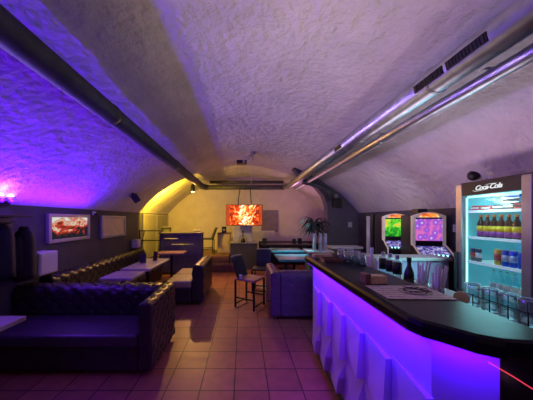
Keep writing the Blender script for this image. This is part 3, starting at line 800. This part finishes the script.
# working side
wk = thing('work_counter', 'low grey work counter along the barkeeper side of the bar', 'counter', (1.40, 1.70, 0))
obj('worktop', bx(-.315, .33, -.85, .88, .87, .91), M['frame'], wk, bevel=.006)
obj('cabinet_body', bx(-.31, .29, -.84, .86, .08, .87), M['black'], wk)
for k in range(3):
    dd = obj('door', bx(.29, .308, -.82 + k * .56, -.28 + k * .56, .12, .85), M['dark_wall'], wk, bevel=.004)
    obj('handle', tb([(.325, -.36 + k * .56, .60), (.325, -.36 + k * .56, .74)], .006, 6), M['steel'], dd)
obj('plinth', bx(-.30, .26, -.83, .85, 0, .08), M['black'], wk)
# cord light
cl = thing('string_lamp', 'thin red glowing string light hanging below the near end of the bar', 'light', (.9, .80, .98))
obj('cord', tb([(-.06, .0, .03), (.0, -.02, -.005), (.07, -.03, -.05), (.12, -.04, -.09)], .0022, 6), M['led_red'], cl)
obj('light_tip', lt([(.003, -.006), (.008, 0), (.003, .008)], 10, (.12, -.04, -.09)), M['led_pink'], cl, smooth=True)

# ------------------------------------------------------------------ things on the bar
pp_ = thing('paper_placemat', 'large beige printed sheet lying on the bar top', 'paper', (.895, 1.275, 1.101), math.radians(-2))
obj('sheet', bx(-.168, .168, -.118, .118, 0, .003), M['paper'], pp_)
lg = bmesh.new()
for r_ in (.062, .045): tube(lg, [(.04 + r_ * 1.3 * math.cos(a * PI / 12), .0 + r_ * math.sin(a * PI / 12), .004) for a in range(24)], .0012, 4, closed=True)
obj('printed_circle', lg, M['lab_black'], pp_)
ear = obj('coiled_cable', tb([(.95 + (.07 + .022 * math.sin(a * .9)) * math.cos(a * .5), 1.29 + (.045 + .016 * math.cos(a * 1.3)) * math.sin(a * .5), 1.1085 + .003 * math.sin(a * .9)) for a in range(30)], .0018, 6), M['black'], smooth=True)
tag(ear, 'thin black cable loosely coiled on the printed sheet', 'cable')
nb = thing('napkin_box', 'pale wooden block box with dark end on the bar behind the printed sheet', 'box', (.80, 1.46, 1.10), math.radians(3))
obj('box_body', bx(-.02, .085, -.03, .03, 0, .05), M['wood'], nb, bevel=.004)
obj('box_end', bx(-.055, -.021, -.035, .035, 0, .065), M['brown_wood'], nb, bevel=.004)
nb2 = thing('napkin_box', 'wooden box at the far end of the bar', 'box', (.82, 2.44, 1.10), math.radians(3))
obj('box_body', bx(-.09, .10, -.04, .04, 0, .035), M['wood'], nb2, bevel=.004)
obj('box_end', bx(.102, .125, -.04, .04, 0, .05), M['brown_wood'], nb2, bevel=.004)
tr = thing('serving_tray', 'brown tray lying on the far part of the bar top', 'tray', (.85, 2.24, 1.10))
obj('tray_base', bx(-.09, .09, -.07, .07, 0, .008), M['brown_wood'], tr, bevel=.003)
b = bmesh.new(); box(b, -.09, .09, -.075, -.07, 0, .025); box(b, -.09, .09, .07, .075, 0, .025); box(b, -.095, -.09, -.07, .07, 0, .025); box(b, .09, .095, -.07, .07, 0, .025)
obj('tray_rim', b, M['brown_wood'], tr)

def bottle(label, loc, h=.27, r=.034, body='glass', lab=None, cap='black', lab_z=(.25, .55), cat='bottle', group=None, cap_h=.03, extra=None, sh=(.58, .68, .82, .93)):
    t = thing('bottle', label, cat, loc, 0, group); a_, b_, c_, d_ = sh
    obj('bottle_body', lt([(r * .85, 0), (r, .012), (r, h * a_), (r * .85, h * b_), (r * .42, h * c_), (r * .38, h * d_)], 14), M[body], t, smooth=True)
    obj('cap', lt([(r * .46, h * .93), (r * .46, h * .93 + cap_h)], 12), M[cap], t)
    if lab: obj('label_wrap', lt([(r + .0012, h * lab_z[0]), (r + .0012, h * lab_z[1])], 14), M[lab], t, smooth=True)
    if extra: obj('label_wrap', lt([(r + .0012, h * extra[1]), (r + .0012, h * extra[2])], 14), M[extra[0]], t, smooth=True)
    return t
# clear bottles with black labels on the worktop
words_ = ('first', 'second', 'third', 'fourth', 'fifth', 'sixth', 'seventh', 'eighth')
bspots = [(1.40, 2.32), (1.46, 2.30), (1.50, 2.27)]
bspots = [(1.24, 2.07), (1.24, 1.97), (1.24, 1.88)]
b0 = bottle('clear bottle with black label behind the bar, first of three', (*bspots[0], .91), .29, .033, 'glass', 'lab_black', 'steel', (.52, .83), group='bottles behind the bar', sh=(.84, .88, .91, .93))
for k in (1, 2): dup(b0, (*bspots[k], .91), label='clear bottle with black label behind the bar, %s of three' % words_[k])
bottle('tall black bottle behind the bar next to the clear ones', (1.25, 1.76, .91), .29, .034, 'black', 'lab_black', 'black', (.2, .5))
bottle('pale beige bottle standing farther back behind the bar, near the upturned glasses', (1.14, 2.07, .91), .33, .028, 'lab_white', None, 'lab_white')
def glass_t(label, loc, h=.14, r0=.028, r1=.036, group=None, tilt=0, name='drinking_glass', m='glass'):
    t = thing(name, label, 'glass', loc, 0, group)
    obj('glass_body', lt([(r0, 0), (r1, h), (r1 - .003, h), (r0 - .003, .010)], 16), M[m], t, smooth=True)
    obj('glass_rim', tb([(r1 * math.cos(a * PI / 8), r1 * math.sin(a * PI / 8), h) for a in range(16)], .002, 5, closed=True), M['white'], t, smooth=True)
    return t
# straw holders
def straw_cup(label, loc, n, seed):
    random.seed(seed)
    t = thing('straw_cup', label, 'straw holder', loc)
    obj('cup_body', lt([(.035, 0), (.042, .15), (.038, .15), (.031, .01)], 16), M['glass'], t, smooth=True)
    b = bmesh.new()
    for k in range(n):
        a = random.random() * 2 * PI; q = random.uniform(.3, 1)
        tube(b, [(math.cos(a) * .015, math.sin(a) * .015, .012), (math.cos(a) * .045 * q + .02, math.sin(a) * .045 * q, .23 + random.random() * .07)], .006, 6)
    obj('straw_bunch', b, M['white'], t, smooth=True, label='bunch of white straws')
    return t
straw_cup('glass holding white straws at the back of the bar, right one', (1.24, 1.50, .91), 18, 4)
straw_cup('glass holding a few white straws at the back of the bar, left one', (1.24, 1.63, .91), 7, 5)
jr = thing('storage_jar', 'small clear jar with pale lid beside the straw glasses', 'jar', (1.15, 1.40, .91))
obj('jar_body', lt([(.035, 0), (.04, .02), (.04, .10), (.034, .12)], 16), M['glass'], jr, smooth=True)
obj('jar_lid', lt([(.037, .12), (.037, .145), (.03, .15)], 16), M['wood'], jr)
# upturned glasses at far end
gl0 = None
for k, (x, y) in enumerate(((.99, 2.36), (1.03, 2.25), (1.03, 2.13), (.94, 2.24), (.95, 2.12), (1.02, 2.01))):
    lab = 'upturned clear glass on the far part of the bar top, %s of six' % words_[k]
    if gl0 is None:
        gl0 = glass_t(lab, (x, y, 1.10), .105, .038, .030, 'upturned glasses on the bar top', m='frosted')
    else: dup(gl0, (x, y, 1.10), label=lab)

# mugs in a black wire rack
rk = thing('wire_rack', 'black wire rack holding glass mugs behind the near end of the bar', 'rack', (1.54, 1.35, .91))
b = bmesh.new()
for z in (.012, .10):
    tube(b, [(-.062, -.34, z), (.165, -.34, z), (.165, .27, z), (-.062, .27, z)], .003, 6, closed=True)
for y in (-.34, -.24, -.138, -.045, .053, .155, .27):
    tube(b, [(-.062, y, .006), (-.062, y, .11)], .003, 6); tube(b, [(.165, y, .006), (.165, y, .11)], .003, 6); tube(b, [(-.062, y, .008), (.165, y, .008)], .003, 6)
obj('wire_frame', b, M['black_metal'], rk, smooth=True)
def mug(label, loc, rz):
    t = thing('glass_mug', label, 'mug', loc, rz, 'glass mugs in the rack')
    obj('mug_body', lt([(.038, 0), (.040, .01), (.039, .14), (.037, .145), (.034, .14), (.034, .012)], 18), M['glass'], t, smooth=True)
    obj('handle', tb([(.039, 0, .03), (.066, 0, .035), (.071, 0, .075), (.065, 0, .11), (.039, 0, .115)], .006, 8), M['glass'], t, smooth=True)
    obj('mug_rim', tb([(.038 * math.cos(a * PI / 8), .038 * math.sin(a * PI / 8), .145) for a in range(16)], .003, 5, closed=True), M['can_silver'], t, smooth=True)
    obj('mug_foot', tb([(.039 * math.cos(a * PI / 8), .039 * math.sin(a * PI / 8), .006) for a in range(16)], .004, 5, closed=True), M['can_silver'], t, smooth=True)
    return t
m0 = mug('glass mug in the wire rack, nearest the wooden coaster', (1.535, 1.565, .9215), 0)
for k, (x, y, l) in enumerate(((1.535, 1.455, 'second along from the wooden coaster'), (1.535, 1.355, 'third along from the wooden coaster'), (1.535, 1.26, 'fourth along from the wooden coaster'),
                               (1.535, 1.165, 'closest to the camera'))):
    dup(m0, (x, y, .9215), rotz=.1 * (k - 1), label='glass mug in the wire rack, ' + l)
wc = thing('wooden_coaster', 'round wooden coaster standing on edge at the left end of the mug rack', 'coaster', (1.40, 1.50, .91), math.radians(-45))
obj('disc', lt([(.036, 0), (.04, .004), (.04, .014), (.036, .018)], 20, M=Matrix.Translation((0, 0, .085)) @ Matrix.Rotation(math.radians(80), 4, 'X')), M['wood'], wc, smooth=False)
obj('coaster_stand', bx(-.035, .035, -.02, .03, 0, .046), M['brown_wood'], wc, bevel=.003)

# ------------------------------------------------------------------ fridge
FX, FY = 2.30, 2.18
fr = thing('drinks_fridge', 'tall glass door drinks fridge glowing cyan on the right wall', 'fridge', (FX, FY, 0), -PI / 2)
hw = .33
b = bmesh.new()
box(b, -hw, -hw + .05, .03, .60, .08, 1.88); box(b, hw - .05, hw, .03, .60, .08, 1.88); box(b, -hw + .05, hw - .05, .55, .60, .08, 1.88)
box(b, -hw + .05, hw - .05, .03, .55, .08, .30); box(b, -hw + .05, hw - .05, .03, .55, 1.84, 1.88)
obj('cabinet_shell', b, M['fridge_dark'], fr, bevel=.006)
b = bmesh.new(); t_ = .006
box(b, -hw + .051, -hw + .057, .05, .545, .31, 1.835); box(b, hw - .057, hw - .051, .05, .545, .31, 1.835); box(b, -hw + .057, hw - .057, .538, .546, .31, 1.835)
box(b, -hw + .057, hw - .057, .05, .538, .305, .312); box(b, -hw + .057, hw - .057, .05, .538, 1.832, 1.838)
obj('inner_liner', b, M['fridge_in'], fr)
b = bmesh.new()
box(b, -hw, -hw + .07, -.02, .028, .10, 1.86); box(b, hw - .07, hw, -.02, .028, .10, 1.86); box(b, -hw + .07, hw - .07, -.02, .028, .10, .30)
dfr = obj('door', b, M['fridge_frame'], fr, bevel=.006, label='grey framed glass door')
obj('door_pane', bx(-hw + .07, hw - .07, .0, .006, .30, 1.74), M['pane'], dfr)
obj('door_handle', bx(-hw + .01, -hw + .035, -.05, -.02, .75, 1.15), M['black'], dfr, bevel=.005)
hd = obj('header_panel', bx(-hw + .07, hw - .07, -.018, .028, 1.74, 1.86), M['lab_black'], fr, bevel=.003, label='black header with white script lettering')
# script lettering
cu = bpy.data.curves.new('script_lettering', 'FONT'); cu.body = 'Coca-Cola'; cu.size = .062; cu.shear = .35; cu.align_x = 'CENTER'; cu.align_y = 'CENTER'; cu.extrude = .002; cu.space_character = .88; cu.offset = .0012
lo = bpy.data.objects.new('script_lettering', cu); C.objects.link(lo)
lme = bpy.data.meshes.new_from_object(lo); bpy.data.objects.remove(lo)
lo = bpy.data.objects.new('script_lettering', lme); C.objects.link(lo); lo.parent = hd; lo.location = (.0, -.021, 1.80); lo.rotation_euler = (PI / 2, 0, 0)
lme.materials.clear(); lme.materials.append(M['lettering'])
lo['label'] = 'white slanted script lettering on the header'
b = bmesh.new()
tube(b, [(-.145, -.0205, 1.783), (-.12, -.0205, 1.772), (-.07, -.0205, 1.774), (-.01, -.0205, 1.777)], [.001, .0025, .002, .001], 6)
tube(b, [(-.02, -.0205, 1.822), (.03, -.0205, 1.827), (.08, -.0205, 1.824)], [.001, .002, .001], 6)
obj('script_swash', b, M['lettering'], hd)
shelf_z = (1.585, 1.32, 1.07, .80, .52)
for z in shelf_z:
    b = bmesh.new(); box(b, -.268, .268, .035, .05, z - .022, z + .004)
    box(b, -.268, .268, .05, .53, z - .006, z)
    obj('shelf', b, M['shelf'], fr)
for x0, x1 in ((-.268, -.258), (.258, .268)):
    obj('light_strip', bx(x0, x1, .032, .044, .32, 1.72), M['led_cyan'], fr)
obj('light_strip', bx(-.25, .25, .032, .05, 1.715, 1.735), M['led_cyan'], fr)
for x in (-.28, .28): obj('foot', lt([(.02, 0), (.025, .08)], 10, (x, .1, 0)), M['black'], fr)
for x in (-.25, .25): obj('foot', lt([(.02, 0), (.025, .08)], 10, (x, .5, 0)), M['black'], fr)
def F(lx, ly, z): return (FX + ly, FY - lx, z + .001)
# top shelf: packs
packs = [(-.205, 'pack_red', 'red flat pack at the left of the top fridge shelf', .05), (-.10, 'pack_red', 'red flat pack second from the left on the top fridge shelf', .045), (.01, 'pack_dark', 'dark flat pack in the middle of the top fridge shelf', .05), (.095, 'pack_dark', 'dark flat pack right of the middle on the top fridge shelf', .055)]
for x, m_, l, h in packs:
    t = thing('snack_pack', l, 'pack', F(x, .10, shelf_z[0]), -PI / 2, 'packs on the top fridge shelf')
    obj('pack_body', bx(-.04, .04, -.04, .08, 0, h), M[m_], t, bevel=.01)
    obj('pack_band', bx(-.041, .041, -.042, -.0405, h * .35, h * .65), M['lab_white'], t)
t = thing('carton', 'blue and white carton stacked at the right of the top fridge shelf', 'carton', F(.115, .12, shelf_z[0] + .058), -PI / 2)
obj('carton_body', bx(-.09, .06, -.05, .08, 0, .05), M['can_silver'], t, bevel=.004)
obj('carton_band', bx(-.09, .06, -.0515, -.0505, .012, .036), M['pack_dark'], t)
t = thing('carton', 'second carton, the one on top of the stack at the right of the top shelf', 'carton', F(.115, .12, shelf_z[0] + .109), -PI / 2)
obj('carton_body', bx(-.07, .06, -.05, .08, 0, .035), M['can_blue'], t, bevel=.004)
obj('carton_band', bx(-.07, .06, -.0515, -.0505, .01, .024), M['lab_white'], t)
t = thing('snack_pack', 'red and dark pack under the stacked cartons at the right end of the top shelf', 'pack', F(.18, .10, shelf_z[0]), -PI / 2)
obj('pack_body', bx(-.035, .055, -.05, .08, 0, .055), M['pack_red'], t, bevel=.008)
obj('pack_band', bx(-.035, .055, -.0515, -.0505, .02, .035), M['pack_dark'], t)
# soda bottles
s0 = None
for k in range(6):
    l = 'soda bottle with yellow and purple label on the second fridge shelf, %s from the left' % words_[k]
    p = F(-.17 + k * .062, .09, shelf_z[1])
    if s0 is None:
        s0 = bottle(l, p, .215, .030, 'cola', 'lab_yellow', 'orange', (.28, .52), group='soda bottles on the second shelf', extra=('lab_purple', .06, .279), cap_h=.018)
    else: dup(s0, p, label=l)
def can(label, loc, m_, m2=None, h=.15, r=.028, group=None):
    t = thing('drink_can', label, 'can', loc, 0, group)
    obj('can_body', lt([(r * .8, 0), (r, .008), (r, h - .012), (r * .85, h - .003)], 14), M[m_], t, smooth=True)
    obj('can_lid', lt([(r * .85, h - .003), (r * .8, h)], 14), M['steel'], t)
    if m2: obj('can_band', lt([(r + .001, h * .3), (r + .001, h * .68)], 14), M[m2], t, smooth=True)
    return t
can('yellow and red can at the right end of the second fridge shelf', F(.215, .09, shelf_z[1]), 'can_yellow', 'lab_red', .13)
can('dark slim can at the left of the third fridge shelf, outer one', F(-.235, .08, shelf_z[2]), 'can_dark', 'lab_red', .13, .024)
can('dark slim can at the left of the third fridge shelf, inner one', F(-.183, .08, shelf_z[2]), 'can_dark', 'lab_white', .13, .024)
can('yellow and red can left of the blue cans on the third fridge shelf', F(.0, .08, shelf_z[2]), 'can_yellow', 'lab_red', .15)
can('blue and silver can first right of the yellow can, third shelf', F(.062, .08, shelf_z[2]), 'can_blue', 'can_silver', .15)
can('blue and silver can second right of the yellow can, third shelf', F(.122, .08, shelf_z[2]), 'can_blue', 'can_silver', .15)
can('plain deep blue can at the right end of the third fridge shelf', F(.19, .08, shelf_z[2]), 'can_blue', None, .145)
w0 = None
for k in range(5):
    l = 'clear bottle with small label on the fourth fridge shelf, %s from the left' % words_[k]
    p = F(-.05 + k * .058, .09, shelf_z[3])
    if w0 is None: w0 = bottle(l, p, .225, .026, 'clear_liq', 'lab_white', 'steel', (.2, .42), group='clear bottles on the fourth shelf', cap_h=.012)
    else: dup(w0, p, label=l)
dc_ = thing('dome_speaker', 'small black dome on the vault above the fridge', 'speaker', (2.62, 2.66, vz(2.62) - .02))
dc_.rotation_euler = (0, math.radians(44), 0)
obj('dome_plate', lt([(.06, .0), (.06, .03)], 18), M['black'], dc_)
obj('dome_body', lt([(.012, -.05), (.03, -.045), (.048, -.028), (.055, 0)], 18), M['black'], dc_, smooth=True)

# ------------------------------------------------------------------ lights
def light(kind, loc, col, power, d=None, size=.1, **k):
    l = bpy.data.lights.new(kind.lower() + '_light', kind); l.color = col; l.energy = power
    o = bpy.data.objects.new(kind.lower() + '_light', l); C.objects.link(o); o.location = loc
    if d: o.rotation_euler = Vector(d).to_track_quat('-Z', 'Y').to_euler()
    if kind == 'AREA': l.shape = 'RECTANGLE'; l.size = size; l.size_y = k.get('size_y', size)
    elif kind in ('POINT', 'SPOT'): l.shadow_soft_size = size
    if kind == 'SPOT': l.spot_size = k.get('angle', 1.5); l.spot_blend = k.get('blend', .3)
    return o

def strip(loc, d, along, length, width, col, power):
    d = Vector(d).normalized(); x = Vector(along).normalized(); z = -d; x = (x - z * x.dot(z)).normalized(); y = z.cross(x)
    o = light('AREA', loc, col, power, None, length, size_y=width)
    o.rotation_euler = Matrix((x, y, z)).transposed().to_euler()
    return o
VIO = (.075, .002, 1.0)
# bar front LED
strip((.69, 1.76, 1.015), (.42, 0, -1), (0, 1, 0), 1.55, .02, VIO, 12)
strip((.79, .86, 1.015), (.25, .25, -1), (1, -1, 0), .20, .02, VIO, 1.1)
o = strip((.655, 1.75, .98), (-1, .25, -.75), (0, 1, 0), 1.5, .03, (.55, .03, .60), 4.0)
# violet lamps on the left
light('POINT', (-2.52, 2.50, 1.80), (.24, .04, 1), 6, size=.04)
o = strip((-2.50, 1.75, 1.58), (.40, 0, 1), (0, 1, 0), 4.4, .05, (.105, .004, 1.0), 88)
light('POINT', (-2.2, 3.3, 1.35), (.25, .10, 1.0), 2.0, size=.1)
# lilac strip along the left wall top, throws the duct's shadow on the crown
o = strip((-2.60, 3.2, 1.62), (1, 0, .30), (0, 1, 0), 5.4, .04, (1, .78, .66), 8.5)
o.data.spread = math.radians(52)
# warm lamp at the back left
light('SPOT', (-1.95, 6.15, 1.98), (1, .60, .03), 135, d=(-.1, 1, -.05), size=.06, angle=math.radians(175), blend=.05)
light('SPOT', (-1.42, 6.85, 2.30), (1, .48, .14), 270, d=(.42, -1, -.55), size=.05, angle=math.radians(95), blend=.6)
# fills added without a lamp: pink on the back wall, lilac over the right
light('POINT', (1.5, 7.2, 1.9), (1, .40, .66), 11, size=.2)
o = strip((1.75, 2.2, 1.25), (.25, 0, 1), (0, 1, 0), 1.4, .2, (1, .68, .85), 4.5); o.data.spread = math.radians(140)
# added teal spot to brighten the gloss tables, no fixture above them
light('SPOT', (1.1, 5.1, 2.3), (.08, .75, 1), 170, d=(0, 0, -1), size=.05, angle=math.radians(42), blend=.5)
# fridge light
strip((FX - .03, FY, 1.1), (-1, 0, 0), (0, 0, 1), 1.4, .5, (.30, .9, 1), 6)
light('AREA', (FX + .06, FY, 1.71), (.35, .95, 1), 2.2, d=(.35, 0, -1), size=.08, size_y=.5)
light('SPOT', (FX - .1, 2.1, 1.5), (.45, .95, 1), 14, d=(-.25, .7, -.45), size=.1, angle=math.radians(80), blend=.6)
# warm dim fills added over the front half, no lamps there
o = light('AREA', (.35, .9, 1.3), (1, .74, .45), 6, d=(0, .25, 1), size=.6, size_y=2.5); o.data.spread = math.radians(90)
light('AREA', (.3, -1.0, 2.5), (1, .50, .38), 2, d=(0, .8, -.4), size=1.0)
o = light('AREA', (1.9, 3.2, 1.75), (.9, .82, 1), 3.0, d=(.32, 1, -.12), size=.5); o.data.spread = math.radians(110)  # added pale fill for the dim mirror and arch wall, no lamp there
# television light
light('AREA', (.035, 6.8, 1.6), (1, .4, .12), 4, d=(0, -1, 0), size=1.0, size_y=.55)

w = bpy.data.worlds.new('dim_room'); scene.world = w; w.use_nodes = True
bg = w.node_tree.nodes['Background']; bg.inputs['Color'].default_value = (.6, .4, .8, 1); bg.inputs['Strength'].default_value = .012
